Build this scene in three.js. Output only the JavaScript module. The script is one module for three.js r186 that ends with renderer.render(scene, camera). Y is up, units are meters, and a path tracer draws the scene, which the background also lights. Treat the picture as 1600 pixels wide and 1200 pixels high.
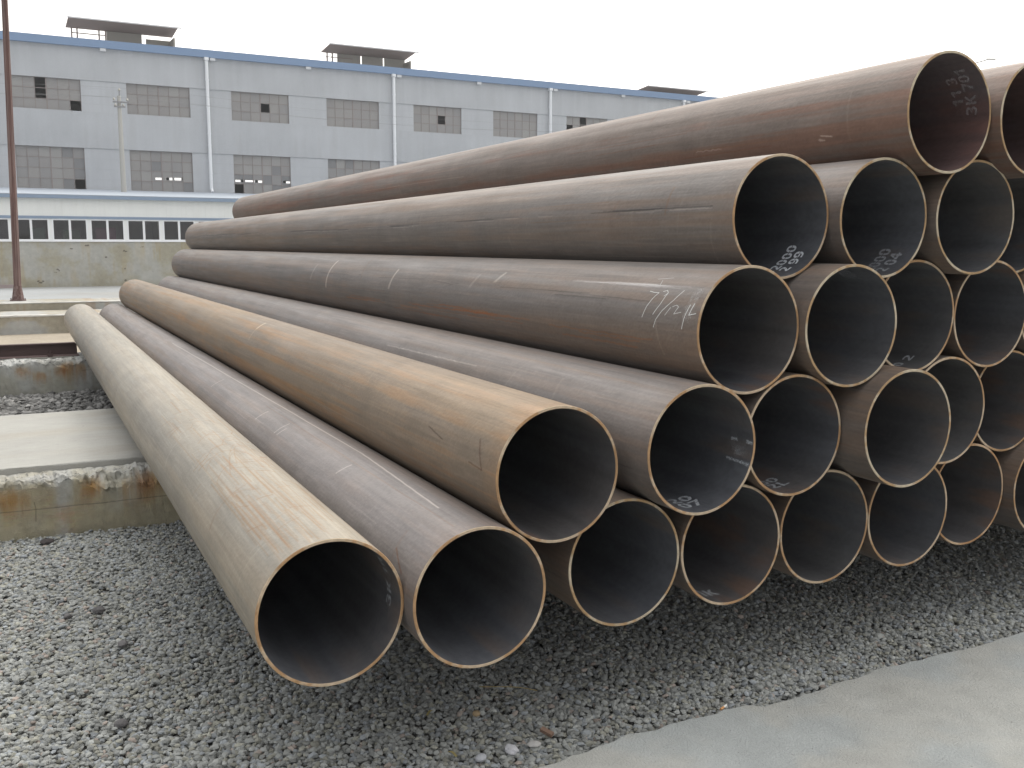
import * as THREE from 'three';
import { mergeGeometries } from 'three/addons/utils/BufferGeometryUtils.js';

// ---------------------------------------------------------------- camera, sky, sun, exposure
const scene = new THREE.Scene();
const D2R = Math.PI / 180;
const camera = new THREE.PerspectiveCamera(42.654, 4 / 3, 0.1, 1200);
camera.position.set(0, 1.2288, 0);
camera.rotation.order = 'YXZ';
camera.rotation.set(-8.049 * D2R, -26.518 * D2R, 0.0735 * D2R);
const sunAz = 52 * D2R, sunEl = 42 * D2R;
const sunDir = new THREE.Vector3(Math.sin(sunAz) * Math.cos(sunEl), Math.sin(sunEl), -Math.cos(sunAz) * Math.cos(sunEl));
{ // bright overcast sky, thinner cloud round the sun
  const W = 512, H = 256, data = new Float32Array(W * H * 4), v = new THREE.Vector3();
  for (let j = 0; j < H; j++) for (let i = 0; i < W; i++) {
    const el = ((j + 0.5) / H - 0.5) * Math.PI, az = ((i + 0.5) / W - 0.5) * 2 * Math.PI;
    v.set(Math.cos(el) * Math.cos(az), Math.sin(el), Math.cos(el) * Math.sin(az));
    const c = Math.max(0, v.dot(sunDir)), up = Math.max(0, v.y);
    const g = 1.6 * Math.pow(c, 14) + 1.6 * Math.pow(c, 1.25), b = 0.56 + 0.8 * up;
    const o = (j * W + i) * 4;
    data[o] = b * 0.985 + g; data[o + 1] = b * 1.0 + g * 0.95; data[o + 2] = b * 1.04 + g * 0.86; data[o + 3] = 1;
  }
  const t = new THREE.DataTexture(data, W, H, THREE.RGBAFormat, THREE.FloatType);
  t.mapping = THREE.EquirectangularReflectionMapping; t.minFilter = t.magFilter = THREE.LinearFilter; t.needsUpdate = true;
  scene.background = t; scene.environment = t;
}
const sun = new THREE.DirectionalLight(new THREE.Color(1, 0.95, 0.87), 1.0);
sun.position.copy(sunDir).multiplyScalar(60); sun.castShadow = true; sun.shadow.radius = 30; sun.shadow.mapSize.set(2048, 2048);
Object.assign(sun.shadow.camera, { left: -40, right: 40, top: 40, bottom: -40, near: 1, far: 200 });
sun.target.position.set(2, 0, -8); scene.add(sun, sun.target);
scene.fog = new THREE.FogExp2(new THREE.Color().setRGB(0.92, 0.93, 0.95), 0.0009);
const renderer = new THREE.WebGLRenderer({ antialias: true });
renderer.toneMapping = THREE.LinearToneMapping; renderer.toneMappingExposure = 1.0;
renderer.shadowMap.enabled = true;

// ---------------------------------------------------------------- helpers
function rng(seed) { let s = seed | 0; return () => { s = (s + 0x6d2b79f5) | 0; let t = Math.imul(s ^ (s >>> 15), 1 | s); t = (t + Math.imul(t ^ (t >>> 7), 61 | t)) ^ t; return ((t ^ (t >>> 14)) >>> 0) / 4294967296; }; }
const hash = (x, y, s) => { let h = Math.imul(x | 0, 374761393) ^ Math.imul(y | 0, 668265263) ^ Math.imul(s | 0, 974634533); h = Math.imul(h ^ (h >>> 13), 1274126177); return ((h ^ (h >>> 16)) >>> 0) / 4294967296; };
const sm = (t) => t * t * (3 - 2 * t), mod = (a, n) => ((a % n) + n) % n, clamp = (x, a = 0, b = 1) => Math.min(b, Math.max(a, x)), lerp = (a, b, t) => a + (b - a) * t, step = (a, b, x) => sm(clamp((x - a) / (b - a)));
function noise(x, y, s, px = 65536, py = 65536) {        // value noise, periodic in px, py
  const X = Math.floor(x), Y = Math.floor(y), fx = sm(x - X), fy = sm(y - Y), x0 = mod(X, px), x1 = mod(X + 1, px), y0 = mod(Y, py), y1 = mod(Y + 1, py);
  return lerp(lerp(hash(x0, y0, s), hash(x1, y0, s), fx), lerp(hash(x0, y1, s), hash(x1, y1, s), fx), fy);
}
function fbm(x, y, s, px, py, n = 4) { let a = 0.5, v = 0, t = 0; for (let i = 0; i < n; i++) { v += a * noise(x, y, s + i, px, py); t += a; a *= 0.5; x *= 2; y *= 2; px *= 2; py *= 2; } return v / t; }
const toS = (c) => 255 * (c <= 0.0031308 ? 12.92 * c : 1.055 * Math.pow(c, 1 / 2.4) - 0.055);
const mix3 = (a, b, t) => [lerp(a[0], b[0], t), lerp(a[1], b[1], t), lerp(a[2], b[2], t)];
// colour map from a function (u, v) -> linear rgb; draw() may add strokes afterwards
function colorTex(W, H, f, draw, repeat = true) {
  const cv = document.createElement('canvas'); cv.width = W; cv.height = H;
  const ctx = cv.getContext('2d'), im = ctx.createImageData(W, H), d = im.data;
  for (let j = 0; j < H; j++) for (let i = 0; i < W; i++) { const c = f((i + 0.5) / W, (j + 0.5) / H), o = (j * W + i) * 4; d[o] = toS(clamp(c[0])); d[o + 1] = toS(clamp(c[1])); d[o + 2] = toS(clamp(c[2])); d[o + 3] = 255; }
  ctx.putImageData(im, 0, 0);
  if (draw) draw(ctx, W, H);
  const t = new THREE.CanvasTexture(cv); t.flipY = false; t.colorSpace = THREE.SRGBColorSpace; t.anisotropy = 8;
  if (repeat) t.wrapS = t.wrapT = THREE.RepeatWrapping;
  return t;
}
function grayTex(W, H, f) {
  const d = new Uint8Array(W * H * 4);
  for (let j = 0; j < H; j++) for (let i = 0; i < W; i++) { const g = 255 * clamp(f((i + 0.5) / W, (j + 0.5) / H)), o = (j * W + i) * 4; d[o] = d[o + 1] = d[o + 2] = g; d[o + 3] = 255; }
  const t = new THREE.DataTexture(d, W, H); t.wrapS = t.wrapT = THREE.RepeatWrapping; t.magFilter = THREE.LinearFilter; t.minFilter = THREE.LinearMipmapLinearFilter; t.generateMipmaps = true; t.needsUpdate = true; return t;
}
const rep = (t, x, y) => { const c = t.clone(); c.repeat.set(x, y); c.needsUpdate = true; return c; };
const std = (rgb, roughness = 0.85, o = {}) => { const m = new THREE.MeshStandardMaterial({ roughness, ...o }); m.color.setRGB(...rgb); return m; };
const used = {};
const numbered = (n) => { const k = used[n] = (used[n] ?? -1) + 1; return k ? n + '_' + String(k).padStart(3, '0') : n; };
function mesh(name, geo, mat, parent) { const m = new THREE.Mesh(geo, mat); m.name = parent ? name : numbered(name); m.castShadow = m.receiveShadow = true; (parent || scene).add(m); return m; }
function thing(name, label, category, group) { const o = new THREE.Group(); o.name = numbered(name); o.userData = { label, category }; if (group) o.userData.group = group; scene.add(o); return o; }
function tag(o, label, category, group) { Object.assign(o.userData, { label, category }); if (group) o.userData.group = group; return o; }
const structure = (o) => { o.userData.kind = 'structure'; return o; };
// a box given by its bounds, uv in metres
function box(x0, x1, y0, y1, z0, z1) {
  const g = new THREE.BoxGeometry(x1 - x0, y1 - y0, z1 - z0); g.translate((x0 + x1) / 2, (y0 + y1) / 2, (z0 + z1) / 2);
  const p = g.attributes.position, n = g.attributes.normal, uv = g.attributes.uv;
  for (let i = 0; i < p.count; i++) { const ax = Math.abs(n.getX(i)), ay = Math.abs(n.getY(i)); uv.setXY(i, ax > 0.5 ? p.getZ(i) : p.getX(i), ay > 0.5 ? p.getZ(i) : p.getY(i)); }
  return g;
}
function bar(a, b, r, n = 8) { const d = new THREE.Vector3().subVectors(b, a), g = new THREE.CylinderGeometry(r, r, d.length(), n); g.applyQuaternion(new THREE.Quaternion().setFromUnitVectors(new THREE.Vector3(0, 1, 0), d.clone().normalize())); g.translate((a.x + b.x) / 2, (a.y + b.y) / 2, (a.z + b.z) / 2); return g; }
const V = (x, y, z) => new THREE.Vector3(x, y, z);

// ---------------------------------------------------------------- textures and materials
const GY = -0.385;                                    // level of the yard under the gravel
const fineBump = grayTex(512, 512, (u, v) => 0.6 * noise(u * 170, v * 170, 5, 170, 170) + 0.4 * fbm(u * 24, v * 24, 9, 24, 24, 3));
const concreteMap = colorTex(1024, 1024, (u, v) => {
  const a = fbm(u * 5, v * 5, 21, 5, 5, 5), b = fbm(u * 40, v * 40, 31, 40, 40, 3), c = noise(u * 400, v * 400, 41, 400, 400), k = 0.74 + 0.3 * a + 0.14 * b + 0.09 * c;
  const pit = noise(u * 90, v * 90, 44, 90, 90) > 0.965 ? 0.75 : 1;
  return mix3([0.37 * k * pit, 0.375 * k * pit, 0.36 * k * pit], [0.36 * k, 0.34 * k, 0.29 * k], step(0.45, 0.75, fbm(u * 4 + 9, v * 4, 55, 4, 4, 4)) * 0.5);
});
const padMap = colorTex(2048, 2048, (u, v) => {
  const a = fbm(u * 6, v * 6, 621, 6, 6, 5), b = fbm(u * 40, v * 40, 631, 40, 40, 4), c = noise(u * 700, v * 700, 641, 700, 700), k = 0.72 + 0.34 * a + 0.2 * b + 0.12 * c;
  return mix3([0.345 * k, 0.355 * k, 0.345 * k], [0.385 * k, 0.37 * k, 0.335 * k], step(0.4, 0.66, fbm(u * 9 + 9, v * 9, 655, 9, 9, 4)) * 0.7);
}, (ctx, W, H) => {
  const r = rng(8);
  for (let i = 0; i < 420; i++) { ctx.fillStyle = r() < 0.7 ? `rgba(50,44,38,${0.15 + 0.45 * r()})` : `rgba(225,225,220,${0.2 + 0.3 * r()})`; ctx.beginPath(); ctx.ellipse(W * r(), H * r(), 1 + 5 * r() * r() * r(), 0.8 + 2.6 * r() * r(), 6.28 * r(), 0, 7); ctx.fill(); }
  for (let i = 0; i < 26; i++) { ctx.strokeStyle = `rgba(70,62,55,${0.12 + 0.2 * r()})`; ctx.lineWidth = 0.8 + r(); ctx.beginPath(); let x = W * r(), y = H * r(), t = 6.28 * r(); ctx.moveTo(x, y); for (let k = 0; k < 4 + 8 * r(); k++) { t += (r() - 0.5) * 1.2; x += 9 * Math.cos(t); y += 9 * Math.sin(t); ctx.lineTo(x, y); } ctx.stroke(); }
  for (let i = 0; i < 40; i++) { const x = W * r(), y = H * r(), q = 20 + 90 * r(), g = ctx.createRadialGradient(x, y, 0, x, y, q), col = r() < 0.5 ? '90,84,74' : '210,212,208'; g.addColorStop(0, `rgba(${col},${0.05 + 0.1 * r()})`); g.addColorStop(1, `rgba(${col},0)`); ctx.fillStyle = g; ctx.fillRect(x - q, y - q, 2 * q, 2 * q); }
});
padMap.repeat.set(0.4, 0.4);
const M = {};
M.pad = std([0.96, 0.98, 0.985], 0.88, { map: padMap, bumpMap: rep(fineBump, 1.6, 1.6), bumpScale: 0.003 });
M.slab = std([0.86, 0.835, 0.8], 0.9, { map: rep(concreteMap, 0.3, 0.7), bumpMap: rep(fineBump, 2, 2), bumpScale: 0.003 });
M.kerb = std([0.86, 0.82, 0.72], 0.92, { map: rep(concreteMap, 0.25, 0.25), bumpMap: rep(fineBump, 1, 1), bumpScale: 0.005 });
M.road = std([0.82, 0.84, 0.88], 0.9, { map: rep(concreteMap, 0.06, 0.06) });
const groundMap = colorTex(1024, 1024, (u, v) => { const n = fbm(u * 60, v * 60, 3, 60, 60, 4), k = 0.12 + 0.12 * n + 0.05 * noise(u * 400, v * 400, 8, 400, 400); return [k, k * 0.97, k * 0.9]; });
M.ground = std([1, 1, 1], 1, { map: rep(groundMap, 0.6, 0.6), bumpMap: rep(fineBump, 1.5, 1.5), bumpScale: 0.01 });
M.sand = std([1, 1, 1], 1, { map: rep(colorTex(512, 512, (u, v) => { const n = fbm(u * 8, v * 8, 13, 8, 8, 5), k = 0.8 + 0.4 * n, g = noise(u * 150, v * 150, 6, 150, 150); return [0.31 * k + 0.05 * g, 0.265 * k + 0.05 * g, 0.2 * k + 0.05 * g]; }), 0.3, 0.3), bumpMap: rep(fineBump, 1, 1), bumpScale: 0.01 });

// ---------------------------------------------------------------- ground, road, steps
{
  const prof = [[60, GY], [-21.3, GY], [-21.3, -0.95], [-400, -0.95]], pos = [], uv = [], idx = [];
  prof.forEach(([z, y]) => { for (const x of [-300, 300]) { pos.push(x, y, z); uv.push(x, z + y); } });
  for (let i = 0; i < prof.length - 1; i++) { const a = i * 2; idx.push(a, a + 1, a + 2, a + 1, a + 3, a + 2); }
  const g = new THREE.BufferGeometry(); g.setAttribute('position', new THREE.Float32BufferAttribute(pos, 3)); g.setAttribute('uv', new THREE.Float32BufferAttribute(uv, 2)); g.setIndex(idx); g.computeVertexNormals();
  structure(mesh('ground', g.toNonIndexed(), M.ground)); scene.children.at(-1).geometry.computeVertexNormals();
  structure(mesh('road', box(-80, 120, -0.94, -0.9, -57, -22.5), M.road));
  structure(mesh('dirt_strip', box(-30, 60, GY - 0.05, GY + 0.02, -19.62, -12.4), M.sand));
}
// a long concrete piece whose near top edge is crumbled: profile points swept along x, uv in metres (x, y)
function crumbled(x0, x1, zF, yT, yB, depth, rough, chip, seed, dx = 0.02) {
  const xs = []; for (let x = x0; x < x1; x += (x > -2.5 && x < 2.5) ? dx : 0.12) xs.push(x); xs.push(x1);
  const pos = [], uv = [], idx = [], P = 22;
  xs.forEach((x) => {
    const e = chip * (0.25 + 0.75 * step(0.3, 0.75, fbm(x * 5, 1.7, seed, 65536, 65536, 3))), e2 = e * (0.9 + 0.5 * noise(x * 14, 8, seed));
    for (let k = 0; k < P; k++) {
      let y, z;
      if (k < 8) { y = lerp(yB, yT - e2, k / 7.5); z = zF; }
      else if (k < 15) { const t = (k - 8) / 6; y = yT - e2 * (1 - t) ; z = zF - e * Math.pow(t, 1.2) * 0.9; }
      else { const t = (k - 14) / (P - 15); y = yT; z = lerp(zF - e * 0.9, zF - depth, t); }
      const w = k >= 8 && k < 16 ? rough : k > 15 ? rough * 0.35 : rough * 0.16;
      if (k > 0 && k < P - 1) { z += w * (fbm(x * 30 + 300, y * 30 + z * 9 + 300, seed + 5, 65536, 65536, 4) - 0.5); y += w * (fbm(x * 34 + 40, z * 30 + y * 13 + 300, seed + 9, 65536, 65536, 4) - 0.5); }
      pos.push(x, y, z); uv.push(x, k < 15 ? y : yT + (zF - z));
    }
    for (const y of [yB]) { pos.push(x, y, zF - depth); uv.push(x, yT + depth + 0.3); }
  });
  const Q = P + 1;
  for (let i = 0; i < xs.length - 1; i++) for (let k = 0; k < P; k++) { const a = i * Q + k, b = a + Q; idx.push(a, b, a + 1, b, b + 1, a + 1); }
  let g = new THREE.BufferGeometry(); g.setAttribute('position', new THREE.Float32BufferAttribute(pos, 3)); g.setAttribute('uv', new THREE.Float32BufferAttribute(uv, 2)); g.setIndex(idx); if (rough > 0.03) g = g.toNonIndexed(); g.computeVertexNormals();
  return g;
}
// stained concrete: base noise + painted rust runs, texture covering x in [-2, 4], y in [-0.45, 0.75]
function stained(seed, runs, lines, tint) {
  const W = 2048, H = 410, X = (x) => (x + 2) / 6 * W, Y = (y) => (y + 0.45) / 1.2 * H;
  const t = colorTex(W, H, (u, v) => {
    const x = u * 6 - 2, y = v * 1.2 - 0.45, a = fbm(x * 3, y * 3, seed, 65536, 65536, 5), b = fbm(x * 26, y * 26, seed + 3, 65536, 65536, 3), run = fbm(x * 9, y * 0.8, seed + 7, 65536, 65536, 3);
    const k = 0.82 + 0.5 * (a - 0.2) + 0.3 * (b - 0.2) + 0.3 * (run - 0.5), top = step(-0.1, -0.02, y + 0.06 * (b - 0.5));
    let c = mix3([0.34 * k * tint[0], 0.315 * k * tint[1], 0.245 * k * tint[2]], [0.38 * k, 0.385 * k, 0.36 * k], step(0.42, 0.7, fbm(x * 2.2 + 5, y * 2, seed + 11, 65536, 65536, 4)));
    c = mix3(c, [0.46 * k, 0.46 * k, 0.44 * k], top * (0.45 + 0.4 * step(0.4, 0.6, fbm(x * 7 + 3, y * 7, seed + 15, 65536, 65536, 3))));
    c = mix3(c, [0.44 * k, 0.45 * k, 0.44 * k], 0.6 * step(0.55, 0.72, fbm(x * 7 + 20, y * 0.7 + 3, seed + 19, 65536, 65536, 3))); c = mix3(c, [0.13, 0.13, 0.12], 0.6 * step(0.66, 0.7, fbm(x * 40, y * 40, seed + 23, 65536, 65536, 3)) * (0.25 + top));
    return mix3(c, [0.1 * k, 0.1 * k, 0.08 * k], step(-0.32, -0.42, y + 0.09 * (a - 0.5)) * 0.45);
  }, (ctx) => {
    const r = rng(seed);
    for (const [x, w, y0, y1, s] of runs) for (let i = 0; i < 60; i++) {
      const xx = X(x + 1.5 * w * (r() + r() - 1)), ww = 4 + 16 * r(), a = Y(y0 + 0.03 - 0.09 * r()), b = Y(lerp(y0, y1, 0.3 + 0.75 * r()));
      const g = ctx.createLinearGradient(0, a, 0, b), col = r() < 0.45 ? '128,70,24' : '150,98,34';
      g.addColorStop(0, `rgba(${col},0)`); g.addColorStop(0.25, `rgba(${col},${0.045 * s})`); g.addColorStop(1, `rgba(${col},0)`);
      ctx.fillStyle = g; ctx.fillRect(xx, Math.min(a, b), ww, Math.abs(b - a));
    }
    ctx.strokeStyle = 'rgba(60,54,44,0.4)';
    for (const l of lines) { ctx.lineWidth = l.w || 1.4; ctx.beginPath(); l.p.forEach(([x, y], i) => ctx[i ? 'lineTo' : 'moveTo'](X(x), Y(y))); ctx.stroke(); }
  }, false);
  t.wrapS = THREE.MirroredRepeatWrapping; t.wrapT = THREE.ClampToEdgeWrapping; t.repeat.set(1 / 6, 1 / 1.2); t.offset.set(2 / 6, 0.45 / 1.2);
  return t;
}
{
  const jl = []; for (let x = -2; x < 4; x += 0.05) jl.push([x, -0.205 + 0.006 * noise(x * 9, 0, 3)]);
  const t1 = stained(71, [[-0.15, 0.08, -0.08, -0.3, 1.3], [0.27, 0.05, -0.07, -0.22, 1.2], [0.57, 0.1, -0.05, -0.34, 1.9], [0.14, 0.06, -0.2, -0.36, 0.6], [-0.5, 0.2, -0.08, -0.3, 1], [0.05, 0.3, -0.1, -0.3, 0.5], [-1.1, 0.2, -0.08, -0.3, 1]], [{ p: jl }, { p: [[0.0, -0.16], [0.006, -0.2], [0.002, -0.27]], w: 1.6 }], [1, 0.97, 0.86]);
  const t2 = stained(91, [[-0.05, 0.07, -0.06, -0.22, 1], [0.13, 0.07, -0.12, -0.3, 1.1], [0.33, 0.06, -0.06, -0.24, 1.1], [0.47, 0.12, -0.04, -0.33, 1.9], [-0.7, 0.2, -0.08, -0.3, 1], [-1.3, 0.3, -0.08, -0.3, 1]], [{ p: [[0.55, -0.13], [0.9, -0.125]] }], [0.92, 0.97, 1.05]);
  const bm = rep(fineBump, 3, 3);
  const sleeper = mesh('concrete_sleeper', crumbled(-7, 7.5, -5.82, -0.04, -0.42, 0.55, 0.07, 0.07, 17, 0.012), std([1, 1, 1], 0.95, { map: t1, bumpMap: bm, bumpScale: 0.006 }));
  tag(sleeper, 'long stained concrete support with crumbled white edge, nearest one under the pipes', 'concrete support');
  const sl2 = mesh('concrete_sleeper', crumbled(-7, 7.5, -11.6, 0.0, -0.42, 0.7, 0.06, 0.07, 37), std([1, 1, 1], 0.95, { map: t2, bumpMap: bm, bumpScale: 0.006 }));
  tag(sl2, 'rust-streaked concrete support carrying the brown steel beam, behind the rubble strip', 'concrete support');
  const slab = mesh('concrete_slab', crumbled(-7, 7.5, -6.03, -0.004, -0.07, 1.92, 0.006, 0.008, 57), M.slab);
  tag(slab, 'wide smooth pale concrete slab passing under the pipes', 'concrete slab');
  // steps and kerb at the road behind
  const kt = colorTex(1024, 128, (u, v) => { const x = u * 16, y = v * 0.7, a = fbm(x * 1.3, y * 3, 601, 65536, 65536, 5), b = fbm(x * 14, y * 14, 603, 65536, 65536, 3), run = fbm(x * 5, y * 0.6, 605, 65536, 65536, 4), k = 0.8 + 0.35 * (a - 0.3) + 0.3 * (b - 0.3) + 0.35 * (run - 0.5); return mix3(mix3([0.36 * k, 0.33 * k, 0.26 * k], [0.36 * k, 0.36 * k, 0.34 * k], step(0.4, 0.6, a)), [0.27 * k, 0.19 * k, 0.12 * k], 0.5 * step(0.56, 0.74, run)); }, null, false);
  kt.wrapS = kt.wrapT = THREE.MirroredRepeatWrapping; kt.repeat.set(1 / 16, 1 / 0.7); M.face = std([1, 1, 1], 0.92, { map: kt, bumpMap: rep(fineBump, 1, 1), bumpScale: 0.006 }); M.cap = std([0.62, 0.61, 0.57], 0.9, { bumpMap: rep(fineBump, 2, 2), bumpScale: 0.006 });  // M.cap: pale tone paints in skylight caught by the step edges
  const low = mesh('concrete_step', crumbled(-25, 40, -19.6, -0.033, -0.45, 1.55, 0.012, 0.03, 77, 0.1), M.face);
  tag(low, 'lower concrete step with pale top edge behind the brown beam', 'concrete step');
  mesh('worn_lit_edge', crumbled(-25, 40, -19.592, -0.024, -0.055, 0.1, 0.016, 0.012, 78, 0.06), M.cap, low);  // chipped rim strip, sky brightness put into its pale colour
  const top = mesh('concrete_step', crumbled(-25, 40, -21.1, 0.113, -0.45, 1.35, 0.012, 0.025, 87, 0.1), M.face);
  tag(top, 'upper concrete step on which the brown pole stands beside the road', 'concrete step');
  mesh('worn_lit_edge', crumbled(-25, 40, -21.094, 0.12, 0.1, 0.1, 0.014, 0.01, 88, 0.06), M.cap, top);  // same chipped strip, edge light painted as a paler colour
}
{ // brown steel beam on the second support, ending beside the leftmost pipe
  const o = thing('steel_beam', 'dark brown steel beam lying on the rust-streaked concrete support', 'steel beam'); o.position.set(0, 0, -11.9);
  const bm = std([0.065, 0.037, 0.033], 0.7, { bumpMap: rep(fineBump, 3, 3), bumpScale: 0.003 }), lip = std([0.2, 0.14, 0.13], 0.75);
  mesh('web', box(-7, 0.53, 0.024, 0.142, -0.005, 0.005), bm, o); mesh('top_flange', box(-7, 0.512, 0.142, 0.154, -0.045, 0.045), bm, o);
  mesh('bottom_flange', box(-7, 0.545, 0.008, 0.024, -0.05, 0.05), lip, o);
  const clip = mergeGeometries([box(-0.03, 0.03, 0.0245, 0.04, 0.012, 0.075), box(-0.022, 0.022, 0.0, 0.024, 0.053, 0.09), new THREE.CylinderGeometry(0.016, 0.016, 0.03, 6).translate(0, 0.055, 0.045)]);
  for (const x of [0.255, -0.75, -1.75, -2.75]) { const c = mesh('clip', clip, bm, o); c.position.x = x; }
  const pl = mesh('packing_plate', box(0.05, 0.49, -0.004, 0.008, 0.03, 0.13), std([0.5, 0.48, 0.44], 0.9, { map: rep(concreteMap, 1, 1) }), o);
}

// ---------------------------------------------------------------- foreground concrete pad
{
  const e = (x) => 2.5 + 0.035 * (fbm(x * 1.6, 3, 7, 65536, 65536, 4) - 0.5) + 0.05 * (fbm(x * 9, 4, 8, 65536, 65536, 3) - 0.5) - 0.045 * step(1.9, 1.2, x) - 0.03 * step(2.16, 2.2, x) * (1 - step(2.5, 2.75, x));
  // shape is in (x, -z)
  const sh = new THREE.Shape(); sh.moveTo(-8, -9);
  for (let x = -8; x <= 12.001; x += (x > 0.5 && x < 4.5) ? 0.018 : 0.15) sh.lineTo(x, e(x));
  sh.lineTo(12, -9); sh.closePath();
  const g = new THREE.ExtrudeGeometry(sh, { depth: 0.1, bevelEnabled: true, bevelSize: 0.006, bevelThickness: 0.006, bevelSegments: 2 });
  g.rotateX(-Math.PI / 2); g.translate(0, -0.446, 0);
  structure(mesh('pavement', g, M.pad));
}

// ---------------------------------------------------------------- steel pipes
const R = 0.2125, WALL = 0.0092, LEN = 12;
const pipeBump = grayTex(512, 1024, (u, v) => 0.5 * fbm(u * 60, v * 14, 3, 60, 14, 3) + 0.35 * noise(u * 190, v * 120, 4, 190, 120) + 0.15 * noise(u * 250, v * 500, 6, 250, 500));
const pipeRough = grayTex(512, 512, (u, v) => 0.38 + 0.36 * fbm(u * 40, v * 6, 13, 40, 6, 4));
// a = angle from the top towards the left (degrees), d = metres from the near end
function shellTex(seed, c, draw) {
  const H = c.H || 2048;
  return colorTex(512, H, (u, v) => {
    const d = v * LEN, A = u * 360 - 180;
    const big = fbm(u * 5, d * 0.4, seed, 5, 65536, 4), str = fbm(u * 40, d * 0.32, seed + 10, 40, 65536, 4), fine = fbm(u * 130, d * 1.3, seed + 20, 130, 65536, 2), blot = fbm(u * 9, d * 5, seed + 30, 9, 65536, 4), ring = noise(d * 7, u * 3, seed + 40, 65536, 3), speck = noise(u * 240, d * 150, seed + 50, 240, 65536);
    let k = 1 + 0.24 * (str - 0.5) + 0.16 * (fine - 0.5) + 0.3 * (big - 0.5) + 0.12 * (ring - 0.5) + 0.15 * (speck - 0.5) + 0.16 * (blot - 0.5) + 0.12 * step(0.6, 0.85, noise(u * 210, d * 6, seed + 80, 210, 65536)) - 0.1 * step(0.66, 0.9, noise(u * 170, d * 4, seed + 84, 170, 65536)) + 0.14 * (fbm(u * 60, d * 40, seed + 88, 60, 65536, 3) - 0.5);
    let m = mix3(c.grey, c.brown, step(0.4, 0.66, big * 0.7 + str * 0.3));
    const band = c.band ? 0.25 + 0.75 * step(c.band[0] - 20, c.band[0] + 12, A) * step(c.band[1] + 20, c.band[1] - 12, A) : 1;
    m = mix3(m, c.rust, c.rustAmt * band * step(0.44, 0.66, str * 0.55 + blot * 0.25 + fine * 0.2));
    m = mix3(m, c.dust, c.dustAmt * step(95, 15, Math.abs(A - 8) + 30 * (str - 0.5)) * (0.6 + 0.5 * noise(u * 30, d * 0.5, seed + 60, 30, 65536)));
    const nearEnd = step(0.14, 0.0, d + 0.06 * (blot - 0.5)) * 0.4; m = mix3(m, c.rust, nearEnd * Math.max(0.5, c.rustAmt));
    return [m[0] * k, m[1] * k, m[2] * k];
  }, (ctx, W, HH) => {
    const r = rng(seed * 7 + 1), X = (a) => (a + 180) / 360 * W, Y = (d) => d / LEN * HH;
    const line = (a0, d0, a1, d1, w, col, wob = 0.6) => { ctx.strokeStyle = col; ctx.lineWidth = w; ctx.beginPath(); const n = 24; for (let i = 0; i <= n; i++) { const t = i / n; ctx[i ? 'lineTo' : 'moveTo'](X(lerp(a0, a1, t) + wob * (r() - 0.5)), Y(lerp(d0, d1, t))); } ctx.stroke(); };
    for (let i = 0; i < 60; i++) { const a = -180 + 360 * r(), d = 12 * r(), l = 0.3 + 2.5 * r(), al = 0.06 + 0.16 * r(); line(a, d, a + 3 * (r() - 0.5), d + l, 0.7 + r(), r() < 0.5 ? `rgba(25,20,18,${al})` : r() < 0.5 ? `rgba(225,215,200,${al})` : `rgba(140,85,40,${al * 1.4})`); }
    for (let i = 0; i < 34; i++) { const a = -70 + 190 * r(), d = 12 * r(), l = 10 + 45 * r(); line(a, d, a + l, d + 0.12 * (r() - 0.5), 0.8 + 1.5 * r(), r() < 0.6 ? `rgba(215,205,190,${0.05 + 0.13 * r()})` : `rgba(120,70,40,${0.08 + 0.14 * r()})`, 1.5); }
    if (draw) draw(line, r, ctx, X, Y);
  });
}
const G = { grey: [0.175, 0.163, 0.155], brown: [0.185, 0.152, 0.125], rust: [0.195, 0.128, 0.084], rustAmt: 0.4, dust: [0.3, 0.275, 0.25], dustAmt: 0.3 };
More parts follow.
